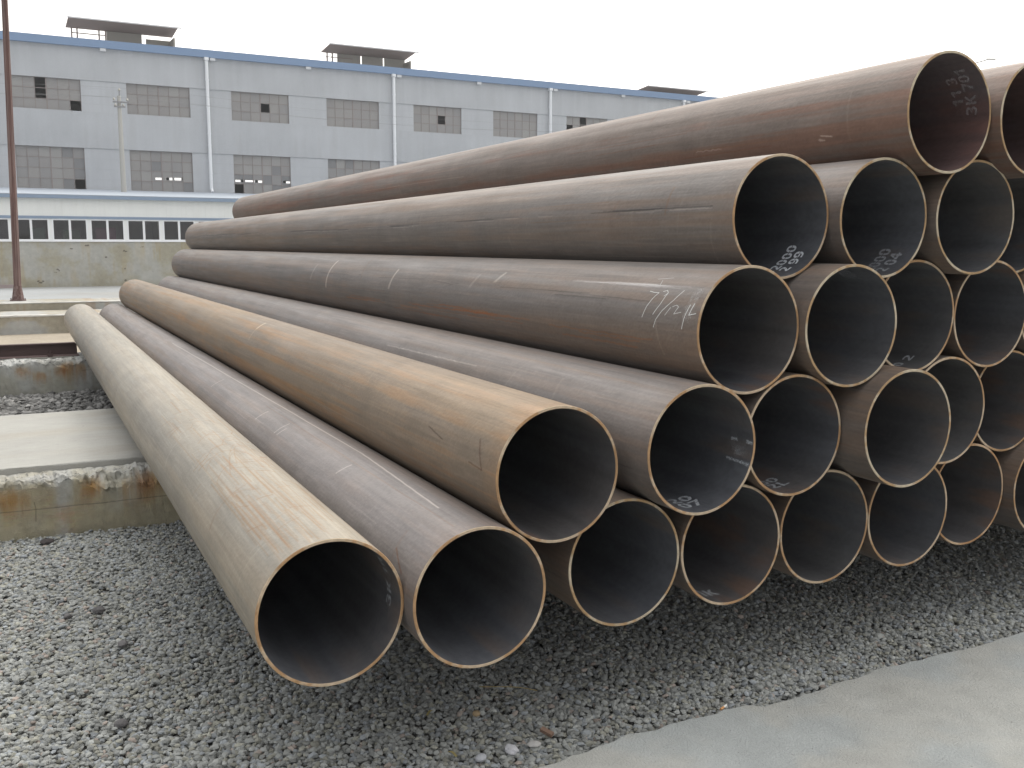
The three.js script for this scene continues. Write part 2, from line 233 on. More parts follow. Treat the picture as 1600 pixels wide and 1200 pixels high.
const shells = {
  tan: shellTex(101, { ...G, grey: [0.265, 0.245, 0.215], brown: [0.285, 0.255, 0.208], rust: [0.285, 0.22, 0.155], rustAmt: 0.35, dust: [0.36, 0.338, 0.29], dustAmt: 0.6 }, (line, r) => {
    for (let i = 0; i < 150; i++) { const a = -50 + 96 * r(), d = 3.0 * r() * r(); line(a, d, a + 1.6 * (r() - 0.5), d + 0.12 + 0.5 * r(), 0.8 + 2.4 * r() * r(), `rgba(146,108,72,${0.16 + 0.3 * r()})`, 0.2); }
    for (let i = 0; i < 60; i++) { const a = -40 + 75 * r(), d = 0.2 + 2.2 * r(), l = 5 + 16 * r(); line(a, d, a + l, d + 0.16 * (r() - 0.5), 0.8 + 0.6 * r(), `rgba(132,88,54,${0.2 + 0.3 * r()})`, 0.7); }
    for (let i = 0; i < 9; i++) { const d = 0.9 + 0.9 * r(), a = -30 + 20 * r(), b = a + 30 + 25 * r(), q = 0.1 + 0.25 * r(); let pa = a, pd = d; for (let j = 1; j <= 10; j++) { const t = j / 10, na = lerp(a, b, t), nd = d + q * Math.sin(t * 3.1); line(pa, pd, na, nd, 1, `rgba(136,90,54,${0.32 + 0.16 * r()})`, 0.2); pa = na; pd = nd; } }
  }),
  mauve: shellTex(102, { ...G, grey: [0.205, 0.19, 0.182], brown: [0.21, 0.183, 0.162], rustAmt: 0.25, dust: [0.31, 0.285, 0.265] }, (line) => {
    line(12, 6, -1, 1.1, 2.2, 'rgba(225,218,205,0.5)'); line(-1, 1.1, 8, 0.25, 2.4, 'rgba(225,218,205,0.55)');
    for (const [d, a, l] of [[1.95, 20, 22], [1.9, 28, 14], [2.35, 22, 20], [3.6, 18, 24], [1.0, 20, 18]]) line(a, d, a + l, d + 0.02, 2, 'rgba(220,212,200,0.4)');
    line(58, 0.22, 72, 0.12, 1.6, 'rgba(110,65,40,0.5)');
  }),
  orange: shellTex(103, { ...G, grey: [0.215, 0.182, 0.15], brown: [0.235, 0.18, 0.122], rust: [0.26, 0.15, 0.065], rustAmt: 0.75, band: [20, 110], dust: [0.29, 0.245, 0.195], dustAmt: 0.35 }, (line) => {
    line(37, 3.63, 16, 3.66, 3, 'rgba(235,225,205,0.7)'); line(60, 3.6, 37, 3.63, 2, 'rgba(225,210,185,0.35)');
    line(70, 0.56, 76, 0.42, 1.4, 'rgba(40,25,20,0.5)'); line(62, 0.16, 86, 0.1, 1.4, 'rgba(60,35,20,0.5)'); line(86, 0.1, 84, 0.2, 1.4, 'rgba(60,35,20,0.5)');
  }),
  plain: shellTex(104, { ...G, grey: [0.2, 0.185, 0.175], brown: [0.205, 0.178, 0.155], rustAmt: 0.3, dust: [0.31, 0.285, 0.265] }, (line) => { for (let i = 0; i < 5; i++) line(57 - i * 0.8, 2.5 - 0.22 * i, 56 - i * 0.8, 2.25 - 0.22 * i, 2, 'rgba(230,225,215,0.3)', 1.6); }),
  grey: shellTex(105, { ...G, grey: [0.172, 0.16, 0.152], brown: [0.18, 0.15, 0.126], rustAmt: 0.4 }, (line, r) => {
    for (const [d, a0, a1, w, al] of [[4.6, 50, 84, 2.5, 0.4], [4.19, 38, 96, 4, 0.55], [2.88, 50, 84, 3.5, 0.5], [1.5, 44, 60, 3, 0.4], [1.75, 50, 70, 2, 0.3]]) for (let i = 0; i < 3; i++) line(a0, d + 0.006 * i, a1, d + 0.05 + 0.01 * i, w / 2, `rgba(228,222,210,${al * 0.7})`, 1.4);
    for (let i = 0; i < 14; i++) { const d = 7 * r(); line(66 + 5 * (r() - 0.5), d, 66 + 5 * (r() - 0.5), d + 0.9 * r(), 0.7 + 0.8 * r(), 'rgba(28,24,24,0.3)'); }
    for (let i = 0; i < 22; i++) { const d = 3.4 * r(), a = 96 + 22 * r(); line(a, d, a + 3 * (r() - 0.5), d + 0.25 + 0.5 * r(), 1.2 + 1.8 * r(), 'rgba(170,92,38,0.3)', 2); }
    for (let i = 0; i < 10; i++) line(48 + 4 * r(), 0.25 + 0.7 * r(), 47 + 4 * r(), 0.1 + 0.2 * r(), 1.2, 'rgba(215,215,215,0.32)');
  }),
  seam: shellTex(106, { ...G, grey: [0.18, 0.165, 0.152], brown: [0.19, 0.158, 0.13], rustAmt: 0.45 }, (line, r) => {
    for (let i = 0; i < 60; i++) { const d = 10.5 * r(), a = 79 + 7 * step(1, 4, d) + 5 * (r() - 0.5) * r(); line(a, d, a + 1.5 * (r() - 0.5), d + 0.1 + 0.6 * r(), 0.6 + 1.0 * r(), `rgba(22,18,18,${0.15 + 0.4 * r()})`, 0.3); line(a + 2, d, a + 2, d + 0.3 * r(), 1, 'rgba(225,220,210,0.25)'); }
  }),
  red: shellTex(107, { ...G, grey: [0.195, 0.165, 0.145], brown: [0.2, 0.152, 0.12], rust: [0.19, 0.1, 0.068], rustAmt: 0.65, band: [55, 180] }, (line, r) => {
    for (let i = 0; i < 12; i++) { const d = 9 * r(), a = 60 + 50 * r(); line(a, d, a + 2, d + 0.3 + r(), 1.3, 'rgba(120,62,38,0.3)'); }
    line(104, 0.42, 106, 0.36, 1.5, 'rgba(230,225,215,0.6)'); line(108, 0.43, 109, 0.4, 1.5, 'rgba(230,225,215,0.5)'); line(103, 1.2, 104, 1.02, 1.4, 'rgba(220,215,210,0.35)', 2);
  }),
  dark: shellTex(108, { ...G, H: 1024 }),
};
const shellMat = {};
for (const k in shells) shellMat[k] = new THREE.MeshStandardMaterial({ map: shells[k], metalness: 0.22, roughness: 1, roughnessMap: rep(pipeRough, 1, 3), bumpMap: rep(pipeBump, 1, 9), bumpScale: 0.0011 });
for (const k in shellMat) shellMat[k].color.setRGB(...({ tan: [0.88, 0.87, 0.85], orange: [0.9, 0.83, 0.74], mauve: [0.9, 0.88, 0.89], red: [0.88, 0.83, 0.8] }[k] || [0.86, 0.83, 0.82]));
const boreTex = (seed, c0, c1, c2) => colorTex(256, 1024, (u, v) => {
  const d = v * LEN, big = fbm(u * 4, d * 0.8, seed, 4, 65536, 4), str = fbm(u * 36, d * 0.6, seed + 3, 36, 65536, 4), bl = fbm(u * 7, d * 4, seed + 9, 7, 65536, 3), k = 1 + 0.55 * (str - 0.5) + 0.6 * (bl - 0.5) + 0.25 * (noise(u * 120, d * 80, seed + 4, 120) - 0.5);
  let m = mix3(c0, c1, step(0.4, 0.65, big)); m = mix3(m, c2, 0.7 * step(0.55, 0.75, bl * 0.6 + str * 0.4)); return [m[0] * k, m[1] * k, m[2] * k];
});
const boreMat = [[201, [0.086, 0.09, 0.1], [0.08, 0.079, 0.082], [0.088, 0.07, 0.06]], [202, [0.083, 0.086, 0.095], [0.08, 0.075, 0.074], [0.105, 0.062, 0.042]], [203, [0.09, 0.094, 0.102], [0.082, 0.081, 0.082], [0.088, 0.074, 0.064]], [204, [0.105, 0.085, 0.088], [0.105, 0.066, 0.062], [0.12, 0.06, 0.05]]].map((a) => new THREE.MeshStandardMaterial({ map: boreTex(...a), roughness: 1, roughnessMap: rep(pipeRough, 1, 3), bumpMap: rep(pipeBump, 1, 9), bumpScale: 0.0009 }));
const rimTex = colorTex(1024, 64, (u, v) => { const n = fbm(u * 60, v * 3, 5, 60, 65536, 4), k = 0.7 + 0.6 * n; return mix3([0.33 * k, 0.2 * k, 0.1 * k], [0.42 * k, 0.33 * k, 0.23 * k], step(0.35, 0.65, fbm(u * 14, 0, 9, 14, 65536, 3))); });
const rimMats = [[1, 0.92, 0.85], [1, 1, 1], [1, 1.08, 1.12]].map((c) => std(c, 0.8, { map: rimTex }));
function tube(r, len, seg, inward, z0 = 0) {
  const pos = [], nor = [], uv = [], idx = [];
  for (let j = 0; j < 2; j++) for (let i = 0; i <= seg; i++) { const a = (i / seg - 0.5) * 2 * Math.PI, sx = -Math.sin(a), sy = Math.cos(a), q = inward ? -1 : 1; pos.push(r * sx, r * sy, -(z0 + j * len)); nor.push(q * sx, q * sy, 0); uv.push(i / seg, (z0 + j * len) / LEN); }
  for (let i = 0; i < seg; i++) { const a = i, b = i + seg + 1; if (!inward) idx.push(a, b, a + 1, b, b + 1, a + 1); else idx.push(a, a + 1, b, b, a + 1, b + 1); }
  const g = new THREE.BufferGeometry(); g.setAttribute('position', new THREE.Float32BufferAttribute(pos, 3)); g.setAttribute('normal', new THREE.Float32BufferAttribute(nor, 3)); g.setAttribute('uv', new THREE.Float32BufferAttribute(uv, 2)); g.setIndex(idx); return g;
}
function rimGeo(sgn) {                               // annulus with small chamfers at both edges
  const prof = [[R, 0.0018], [R - 0.0016, 0], [R - WALL + 0.0012, 0], [R - WALL, 0.0014]], seg = 128, pos = [], uv = [], idx = [];
  for (let i = 0; i <= seg; i++) { const a = i / seg * 2 * Math.PI, w = 0.0005 * Math.sin(a * 9) * Math.sin(a * 4); prof.forEach(([r, d], k) => { pos.push(-r * Math.sin(a), r * Math.cos(a), sgn > 0 ? -d + (k === 1 || k === 2 ? w : 0) : d); uv.push(i / seg * 2, k / 3); }); }
  for (let i = 0; i < seg; i++) for (let k = 0; k < 3; k++) { const a = i * 4 + k, b = a + 4; if (sgn < 0) idx.push(a, a + 1, b, b, a + 1, b + 1); else idx.push(a, b, a + 1, b, b + 1, a + 1); }
  let g = new THREE.BufferGeometry(); g.setAttribute('position', new THREE.Float32BufferAttribute(pos, 3)); g.setAttribute('uv', new THREE.Float32BufferAttribute(uv, 2)); g.setIndex(idx); g = g.toNonIndexed(); g.computeVertexNormals(); return g;
}
const shellGeo = tube(R, LEN - 0.0036, 128, false, 0.0018), boreGeo = tube(R - WALL, LEN - 0.0028, 128, true, 0.0014), rimNear = rimGeo(1), rimFar = rimGeo(-1);
for (const g of [shellGeo, boreGeo, rimNear, rimFar]) g.translate(0, R, 0);
const spec = [ // key, x, y, z, shell, bore, rim, roll, label
  ['P1', 0.721, 0.2154, -2.5639, 'tan', 0, 1, 0, 'pale tan dusty steel pipe, leftmost of the bottom row'],
  ['P2', 1.1465, 0.2134, -2.4929, 'mauve', 0, 1, 0, 'grey bottom row steel pipe with a pale line along its top, beside the tan pipe'],
  ['P3', 1.7016, 0.2105, -2.5838, 'dark', 0, 2, 30, 'bottom row open steel pipe tucked under the right side of the orange-brown pipe'],
  ['P4', 2.1309, 0.2114, -2.5803, 'dark', 1, 1, 100, 'bottom row open steel pipe with small white marks low in its bore'],
  ['P5', 2.5743, 0.2123, -2.6009, 'dark', 2, 1, 160, 'bottom row open steel pipe next right of the one with small white marks'],
  ['P6', 3.0033, 0.2127, -2.6054, 'dark', 0, 1, 220, 'bottom row open steel pipe directly below the protruding pipe end of the second row'],
  ['P7', 3.4361, 0.2153, -2.6864, 'dark', 1, 0, 280, 'bottom row open steel pipe, last one wholly inside the right edge of the photo'],
  ['P8', 3.868, 0.2140, -2.641, 'dark', 2, 1, 330, 'bottom row steel pipe cut by the right edge of the photo'],
  ['Q1', 1.4303, 0.5381, -2.5467, 'orange', 1, 1, 0, 'orange-brown rusty steel pipe, leftmost of the second row'],
  ['Q2', 1.9163, 0.5823, -2.4755, 'plain', 0, 1, 0, 'grey second row steel pipe with a white smudge inside on the right'],
  ['Q3', 2.3552, 0.5802, -2.5411, 'dark', 1, 1, 50, 'second row open steel pipe with white numbers, right of the smudged one'],
  ['Q4', 2.7885, 0.5858, -2.4383, 'dark', 0, 2, 120, 'second row open steel pipe sticking out nearest, with no marks in its bore'],
  ['Q5', 3.2181, 0.5886, -2.6342, 'dark', 2, 1, 200, 'second row open steel pipe half hidden behind the pipe end sticking out'],
  ['Q6', 3.6475, 0.588, -2.695, 'dark', 1, 1, 260, 'second row steel pipe cut by the right edge of the photo'],
  ['R1', 2.136, 0.9521, -2.5345, 'grey', 1, 1, 0, 'grey steel pipe with white chalk handwriting, leftmost of the third row'],
  ['R2', 2.5624, 0.9527, -2.5058, 'dark', 0, 2, 40, 'third row open steel pipe right beside the pipe with chalk handwriting'],
  ['R3', 3.0078, 0.9639, -2.6339, 'dark', 2, 1, 150, 'third row open steel pipe set back and half hidden, white marks at its bottom'],
  ['R4', 3.4405, 0.9602, -2.6415, 'dark', 1, 1, 230, 'third row open steel pipe touching the right edge of the photo'],
  ['R5', 3.876, 0.9585, -2.675, 'dark', 0, 1, 300, 'third row steel pipe of which a sliver shows at the right edge'],
  ['S1', 2.3483, 1.3243, -2.6393, 'seam', 0, 1, 0, 'grey steel pipe with a dark line along its side, leftmost of the fourth row'],
  ['S2', 2.7761, 1.3245, -2.5888, 'plain', 0, 2, 0, 'fourth row open steel pipe with faint white numbers, second from the left'],
  ['S3', 3.2245, 1.3323, -2.5669, 'dark', 2, 2, 90, 'fourth row open steel pipe, third from left, under the gap between the top two'],
  ['S4', 3.657, 1.3275, -2.72, 'dark', 1, 2, 170, 'fourth row steel pipe cut by the right edge of the photo'],
  ['T1', 2.9943, 1.6957, -2.5185, 'red', 3, 2, 0, 'reddish grey steel pipe at the top of the stack with white letters inside'],
  ['T2', 3.4293, 1.6957, -2.487, 'red', 3, 2, 20, 'top row steel pipe cut by the right edge of the photo'],
];
// the stack goes on beyond the right edge of the photo
for (const [n, row, y, x0] of [[4, 'P', 0.2145, 4.298], [4, 'Q', 0.587, 4.08], [3, 'R', 0.959, 4.308], [3, 'S', 1.329, 4.09], [1, 'T', 1.6957, 3.862]]) for (let k = 0; k < n; k++) spec.push([row + 'x' + k, x0 + 0.432 * k, y, -2.58 - 0.12 * hash(k, row.charCodeAt(0), 3), 'dark', k % 3, 1, 60 * k + 20, 'steel pipe of the stack beyond the right edge of the photo']);
const pipes = {};
for (const [k, x, y, z, sh, bo, ri, roll, label] of spec) {
  const o = thing('steel_pipe', label, 'steel pipe', 'long steel pipes stacked in rows'); o.position.set(x, y - R, z); pipes[k] = o;
  const rolled = (m) => { if (roll) { m.geometry = m.geometry.clone(); m.geometry.translate(0, -R, 0); m.geometry.rotateZ(roll * D2R); m.geometry.translate(0, R, 0); } return m; };
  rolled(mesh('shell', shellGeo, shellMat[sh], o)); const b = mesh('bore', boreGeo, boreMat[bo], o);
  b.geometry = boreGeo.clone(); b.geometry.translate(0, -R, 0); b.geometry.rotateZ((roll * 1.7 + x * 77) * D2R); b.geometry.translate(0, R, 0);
  rolled(mesh('cut_rim', rimNear, rimMats[ri], o)); const f = mesh('cut_rim', rimFar, rimMats[ri], o); f.position.z = -LEN;
}
// curved print patch on a pipe wall: angles from the top towards the left (deg), depth range in metres
function patch(parent, name, a0, a1, d0, d1, inside, paint, W = 512, H = 256, rgb = [0.62, 0.64, 0.66]) {
  const seg = 24, r = inside ? R - WALL - 0.0006 : R + 0.0006, pos = [], nor = [], uv = [], idx = [];
  for (let j = 0; j < 2; j++) for (let i = 0; i <= seg; i++) { const a = lerp(a0, a1, i / seg) * D2R, q = inside ? -1 : 1; pos.push(-r * Math.sin(a), R + r * Math.cos(a), -(j ? d1 : d0)); nor.push(-q * Math.sin(a), q * Math.cos(a), 0); uv.push(i / seg, j); }
  for (let i = 0; i < seg; i++) { const a = i, b = i + seg + 1; if (inside === (a1 > a0)) idx.push(a, a + 1, b, b, a + 1, b + 1); else idx.push(a, b, a + 1, b, b + 1, a + 1); }
  const g = new THREE.BufferGeometry(); g.setAttribute('position', new THREE.Float32BufferAttribute(pos, 3)); g.setAttribute('normal', new THREE.Float32BufferAttribute(nor, 3)); g.setAttribute('uv', new THREE.Float32BufferAttribute(uv, 2)); g.setIndex(idx);
  const cv = document.createElement('canvas'); cv.width = W; cv.height = H; const c = cv.getContext('2d'); c.fillStyle = '#000'; c.fillRect(0, 0, W, H); c.fillStyle = c.strokeStyle = '#fff'; c.lineCap = c.lineJoin = 'round'; paint(c, W, H);
  const t = new THREE.CanvasTexture(cv); t.anisotropy = 8;
  const m = std(rgb, 0.9, { alphaMap: t, transparent: true, side: THREE.DoubleSide });
  const o = mesh(name, g, m, parent); o.castShadow = false; return o;
}
// stencilled digits inside the bores: text runs round the wall (from lower left to the right and up), letters point into the pipe
function stencil(key, mid, span, d0, d1, lines, alpha = 0.9, seed = 1) {
  patch(pipes[key], 'stencilled_marking', mid - span / 2, mid + span / 2, d0, d1, true, (c, W, H) => {
    const n = lines.length, h = H / n; c.textAlign = 'center'; c.textBaseline = 'middle'; c.font = `bold ${Math.round(h * 1.05)}px sans-serif`;
    const widest = Math.max(...lines.map(([t]) => c.measureText(t).width));
    lines.forEach(([t, x], i) => { c.save(); c.translate(W * x, h * (i + 0.54)); c.scale(0.97 * W / widest, 1.08); c.globalAlpha = alpha; c.fillText(t, 0, 0); c.restore(); });
    const r = rng(seed); c.fillStyle = '#000'; for (let i = 0; i < 110; i++) { c.globalAlpha = 0.2 + 0.4 * r(); c.fillRect(W * r(), H * r(), 2 + 12 * r(), 1 + 5 * r()); }
    c.globalAlpha = 0.8; for (let i = 0; i < n; i++) c.fillRect(0, h * (i + 0.5) - 4, W, 7);  // stencil bridges
  }, 512, 256, [0.66, 0.69, 0.72]);
}
stencil('S1', -141, 48, 0.055, 0.165, [['12000', 0.5], ['2 99', 0.5]], 0.95, 3);
stencil('S2', -146, 50, 0.05, 0.175, [['12000', 0.5], ['2 04', 0.55]], 0.4, 4);
stencil('T1', -60, 56, 0.05, 0.16, [['11 3', 0.5], ['3K 701', 0.5]], 0.2, 5);
stencil('P1', -80, 46, 0.08, 0.125, [['3K 10', 0.5]], 0.35, 6);
stencil('R3', -157, 28, 0.09, 0.14, [['0 2', 0.5]], 0.5, 7);
stencil('Q2', -174, 26, 0.06, 0.18, [['20', 0.5], ['07', 0.5]], 0.5, 8);
stencil('Q3', -172, 24, 0.08, 0.19, [['00', 0.5], ['2L', 0.5]], 0.45, 9);
stencil('P4', -186, 22, 0.07, 0.14, [['JK', 0.5]], 0.4, 10);
patch(pipes.Q2, 'chalk_smudge', -80, -116, 0.0, 0.15, true, (c, W, H) => { // pale wiped square on the right of the bore
  const r = rng(44), X = (a) => (-80 - a) / 36 * W, Y = (d) => H - d / 0.15 * H, dab = (a, d, s, al) => { c.globalAlpha = al; c.beginPath(); c.ellipse(X(a), Y(d), s * (0.5 + r()), s * (0.6 + r()), 0, 0, 7); c.fill(); };
  for (let i = 0; i < 340; i++) { const d = 0.005 + 0.118 * r(); dab(-109 - 12 * (0.06 - d) + 2.2 * (r() + r() - 1), d, 2.6, 0.25); }
  for (let i = 0; i < 150; i++) { const d = r() < 0.5 ? 0.005 + 0.03 * r() : 0.08 + 0.035 * r(); dab(-89 + 2.2 * (r() + r() - 1), d, 4, 0.22); }
  for (let i = 0; i < 110; i++) dab(-99 + 5 * (r() + r() + r() - 1.5), 0.068 + 0.035 * (r() + r() + r() - 1.5), 13, 0.022);
}, 256, 256, [0.5, 0.53, 0.56]);
patch(pipes.R1, 'chalk_handwriting', 30, 96, -0.0, 0.34, false, (c, W, H) => {
  const X = (a) => (a - 30) / 66 * W, Y = (d) => H - d / 0.34 * H;
  const strokes = [[[56.27, 0.3167], [57.21, 0.2885], [57.11, 0.2616], [62.78, 0.28], [71.43, 0.3006], [81.94, 0.3154]], [[55.65, 0.24], [54.07, 0.2206], [56.78, 0.2088], [60.13, 0.2234]], [[57.43, 0.2103], [67.95, 0.2253], [78.41, 0.2538]], [[53.12, 0.1303], [63.46, 0.16], [74.49, 0.2064], [82.68, 0.2317], [90.02, 0.2424]], [[70.41, 0.1619], [77.99, 0.1842]], [[69.7, 0.1531], [67.7, 0.1336], [69.19, 0.1207], [76.07, 0.1358], [73.82, 0.0993]], [[66.57, 0.0609], [77.7, 0.0744], [88.42, 0.0825]], [[65.14, 0.0418], [75.75, 0.0544], [73.75, 0.0193]], [[41.71, 0.3221], [39.03, 0.241]], [[42.93, 0.2885], [48.2, 0.2827]]];
  const r = rng(12);
  c.globalAlpha = 0.05; for (let i = 0; i < 420; i++) { const t = r(); c.beginPath(); c.ellipse(X(lerp(50, 80, t) + 5 * (r() - 0.5)), Y(lerp(0.05, 0.066, t) + 0.045 * (r() - 0.5)), 7 + 16 * r(), 4 + 8 * r(), 0, 0, 7); c.fill(); }
  for (const [n, al] of [[1, 0.95], [1, 0.5]]) strokes.forEach((s, k) => { c.globalAlpha = k > 7 ? al * 0.6 : al; c.lineWidth = k > 3 && k < 6 ? 6 : 8; c.beginPath(); s.forEach(([a, d], i) => c[i ? 'lineTo' : 'moveTo'](X(a) + 2 * (r() - 0.5), Y(d) + 2 * (r() - 0.5))); c.stroke(); });
  c.globalAlpha = 1; c.fillStyle = '#000'; for (let i = 0; i < 260; i++) { c.globalAlpha = 0.35; c.fillRect(W * r(), H * r(), 6 * r(), 6 * r()); }
}, 1024, 1024, [0.7, 0.7, 0.68]);
patch(pipes.R2, 'chalk_smudge', 20, -50, 0.08, 0.2, true, (c, W, H) => { const r = rng(4); c.globalAlpha = 0.06; for (let i = 0; i < 160; i++) { c.beginPath(); c.ellipse(W * (0.2 + 0.6 * r()), H * (0.2 + 0.6 * r()), 14 * r(), 10 * r(), 0, 0, 7); c.fill(); } }, 128, 128, [0.45, 0.46, 0.5]);

// ---------------------------------------------------------------- gravel
function stoneGeo(seed) { const g = new THREE.IcosahedronGeometry(1, 0), p = g.attributes.position; for (let i = 0; i < p.count; i++) { const q = (k) => Math.round(p.getX(i) * 50) * 7 + Math.round(p.getY(i) * 50) * 131 + Math.round(p.getZ(i) * 50) * 977 + k; p.setXYZ(i, p.getX(i) * (0.72 + 0.56 * hash(q(1), seed, 1)), p.getY(i) * (0.72 + 0.56 * hash(q(2), seed, 2)), p.getZ(i) * (0.72 + 0.56 * hash(q(3), seed, 3))); } g.computeVertexNormals(); return g; }
const stoneGeos = [1, 2, 3, 4, 5, 6].map(stoneGeo), stoneMat = std([1, 1, 1], 0.92);
function scatter(name, n, place, size, tone, seed) {
  const r = rng(seed), grp = new THREE.Group(); grp.name = name; grp.userData = { kind: 'stuff' }; scene.add(grp);
  const q = new THREE.Quaternion(), e = new THREE.Euler(), m = new THREE.Matrix4(), p = V(0, 0, 0), s = V(0, 0, 0), col = new THREE.Color(), per = Math.ceil(n / stoneGeos.length);
  for (const g of stoneGeos) {
    const im = new THREE.InstancedMesh(g, stoneMat, per); im.name = 'stones'; im.castShadow = im.receiveShadow = true;
    for (let i = 0; i < per; i++) {
      place(r, p); const k = size(r, p);
      e.set((r() - 0.5) * 0.7, r() * 6.283, (r() - 0.5) * 0.7); q.setFromEuler(e); s.set(k * (0.95 + 0.5 * r()), k * (0.5 + 0.3 * r()), k * (0.65 + 0.4 * r()));
      im.setMatrixAt(i, m.compose(p, q, s)); tone(r, col, p); im.setColorAt(i, col);
    }
    grp.add(im);
  }
}
const padEdge = (x) => -2.5;
scatter('gravel', 190000, (r, p) => { let x, z; do { x = -2.6 + 8.4 * r(); z = -2.42 - 3.42 * r(); } while (0); p.set(x, GY + 0.004 + 0.02 * r() * r() + 0.012 * fbm(x * 1.3, z * 1.3, 5, 65536, 65536, 3) , z); if (z > -2.46 - 0.25 * fbm(x * 2.2, 1, 77, 65536, 65536, 3) + 0.1) p.y -= 0.012; },
  (r, p) => (0.0074 + 0.005 * r() + 0.008 * r() * r() * r() * r()) * (0.85 + 0.3 * fbm(p.x * 2, p.z * 2, 15, 65536, 65536, 2)),
  (r, c, p) => { const k = 0.19 + 0.185 * r() + (r() < 0.02 ? 0.1 : 0), t = r(), w = 0.85 + 0.3 * fbm(p.x * 0.8, p.z * 0.8, 19, 65536, 65536, 3); if (t < 0.66) c.setRGB(k * w * 0.99, k * w * 1.015, k * w * 0.96); else if (t < 0.8) c.setRGB(k * w * 0.94, k * w * 1.0, k * w * 1.03); else if (t < 0.97) c.setRGB(k * w * 1.02, k * w * 1.01, k * w * 0.86); else c.setRGB(k * w * 1.12, k * w * 0.96, k * w * 0.84); }, 301);
scatter('gravel_front', 26000, (r, p) => { const x = -3 + 4.6 * r(), z = -1.9 - 0.55 * r(); p.set(x, GY + 0.004 + 0.02 * r() * r(), z); }, (r) => 0.009 + 0.006 * r(), (r, c) => { const k = 0.19 + 0.185 * r(); c.setRGB(k * 0.97, k * 1.02, k * 0.96); }, 305);
scatter('rubble', 16000, (r, p) => { const x = -2.6 + 5.5 * r(), z = -7.98 - 3.6 * r(); p.set(x, GY + 0.01 + 0.05 * r() * fbm(x * 2, z * 2, 3, 65536, 65536, 2), z); }, (r) => 0.012 + 0.03 * Math.pow(r(), 2.5), (r, c) => { const k = 0.08 + 0.18 * r() + (r() < 0.06 ? 0.15 : 0); c.setRGB(k, k * 0.98, k * 0.93); }, 302);
function single(name, cat, label, x, z, k, rgb, seed, sq = 0.7, y = -0.352) {
  const g = new THREE.IcosahedronGeometry(1, 2), p = g.attributes.position; for (let i = 0; i < p.count; i++) { const a = p.getX(i), b = p.getY(i), c = p.getZ(i), w = 0.75 + 0.5 * fbm(a * 1.6 + 9, b * 1.6 + c * 1.3 + 9, seed, 65536, 65536, 3); p.setXYZ(i, a * w * k * 1.15, b * w * k * sq, c * w * k); }
  g.computeVertexNormals(); const m = mesh(name, g, std(rgb, 0.95), null); m.position.set(x, y, z); m.rotation.y = seed; tag(m, label, cat); return m;
}
single('stone', 'stone', 'dark lump of stone on gravel left of the tan pipe, largest of a pair', 0.223, -4.484, 0.024, [0.095, 0.09, 0.09], 3);
single('stone', 'stone', 'small dark stone on the gravel just left of the upper dark lump', 0.1, -4.47, 0.016, [0.12, 0.115, 0.115], 4);
single('stone', 'stone', 'dark grey stone alone on open gravel left of the tan pipe end', 0.283, -4.045, 0.02, [0.115, 0.11, 0.11], 5);
single('stone', 'stone', 'dark round stone in the gravel at the lower left of the photo', 0.214, -3.342, 0.02, [0.105, 0.1, 0.1], 6);
single('stone', 'stone', 'dark flat stone on the gravel at the foot of the stained concrete support', 0.05, -5.69, 0.034, [0.05, 0.042, 0.042], 7, 0.4);
single('stone', 'stone', 'white angular stone chip on the gravel beside the corner of the pavement', 1.303, -2.612, 0.021, [0.5, 0.5, 0.52], 8);
single('stone', 'stone', 'flat whitish stone chip right of the angular white chip near the pavement', 1.385, -2.612, 0.02, [0.46, 0.45, 0.43], 9, 0.35);
single('stone', 'stone', 'pale grey stone chip left of the white chips near the pavement', 1.196, -2.61, 0.018, [0.4, 0.41, 0.43], 10);
single('stone', 'stone', 'tan pebble on the gravel in front of the second bottom pipe', 1.304, -2.883, 0.014, [0.36, 0.27, 0.16], 11);
{ // litter
  const wood = tag(mesh('wood_chip', new THREE.BoxGeometry(0.016, 0.012, 0.045).translate(0, 0, 0), std([0.22, 0.14, 0.1], 0.9)), 'small brown chip of wood on the gravel near the pavement edge', 'wood chip'); wood.position.set(1.456, -0.35, -2.659); wood.rotation.set(0.2, 0.5, 0.1);
  const o = thing('cigarette_butt', 'cigarette butt with orange filter lying at the ragged pavement edge', 'cigarette butt'); o.position.set(2.079, -0.345, -2.533); o.rotation.y = 0.4;
  mesh('paper', new THREE.CylinderGeometry(0.004, 0.004, 0.02, 10).rotateZ(Math.PI / 2).translate(0.01, 0, 0), std([0.75, 0.73, 0.68]), o); mesh('filter', new THREE.CylinderGeometry(0.0042, 0.0042, 0.02, 10).rotateZ(Math.PI / 2).translate(-0.01, 0, 0), std([0.6, 0.3, 0.12]), o);
  const straw = new THREE.TubeGeometry(new THREE.CatmullRomCurve3([V(1.391, -0.343, -3.046), V(1.45, -0.336, -3.0), V(1.51, -0.338, -2.97), V(1.565, -0.345, -2.931)]), 16, 0.0016, 5);
  tag(mesh('straw', straw, std([0.36, 0.29, 0.14], 0.8)), 'thin dry yellow stalk on the gravel in front of the second bottom pipe', 'straw');
  for (const [x, z, a, l] of [[1.16, -2.945, 0.6, 'short yellowish leaf scrap on the gravel left of the tan pebble'], [1.12, -2.66, 1.9, 'short yellowish leaf scrap lowest on the gravel by the photo bottom']]) { const g = new THREE.PlaneGeometry(0.04, 0.009, 6, 1); const p = g.attributes.position; for (let i = 0; i < p.count; i++) p.setZ(i, 0.006 * Math.cos(p.getX(i) * 90)); g.rotateX(-Math.PI / 2); const m = tag(mesh('leaf', g, std([0.3, 0.25, 0.1], 0.8, { side: THREE.DoubleSide })), l, 'leaf'); m.position.set(x, -0.345, z); m.rotation.y = a; }
}

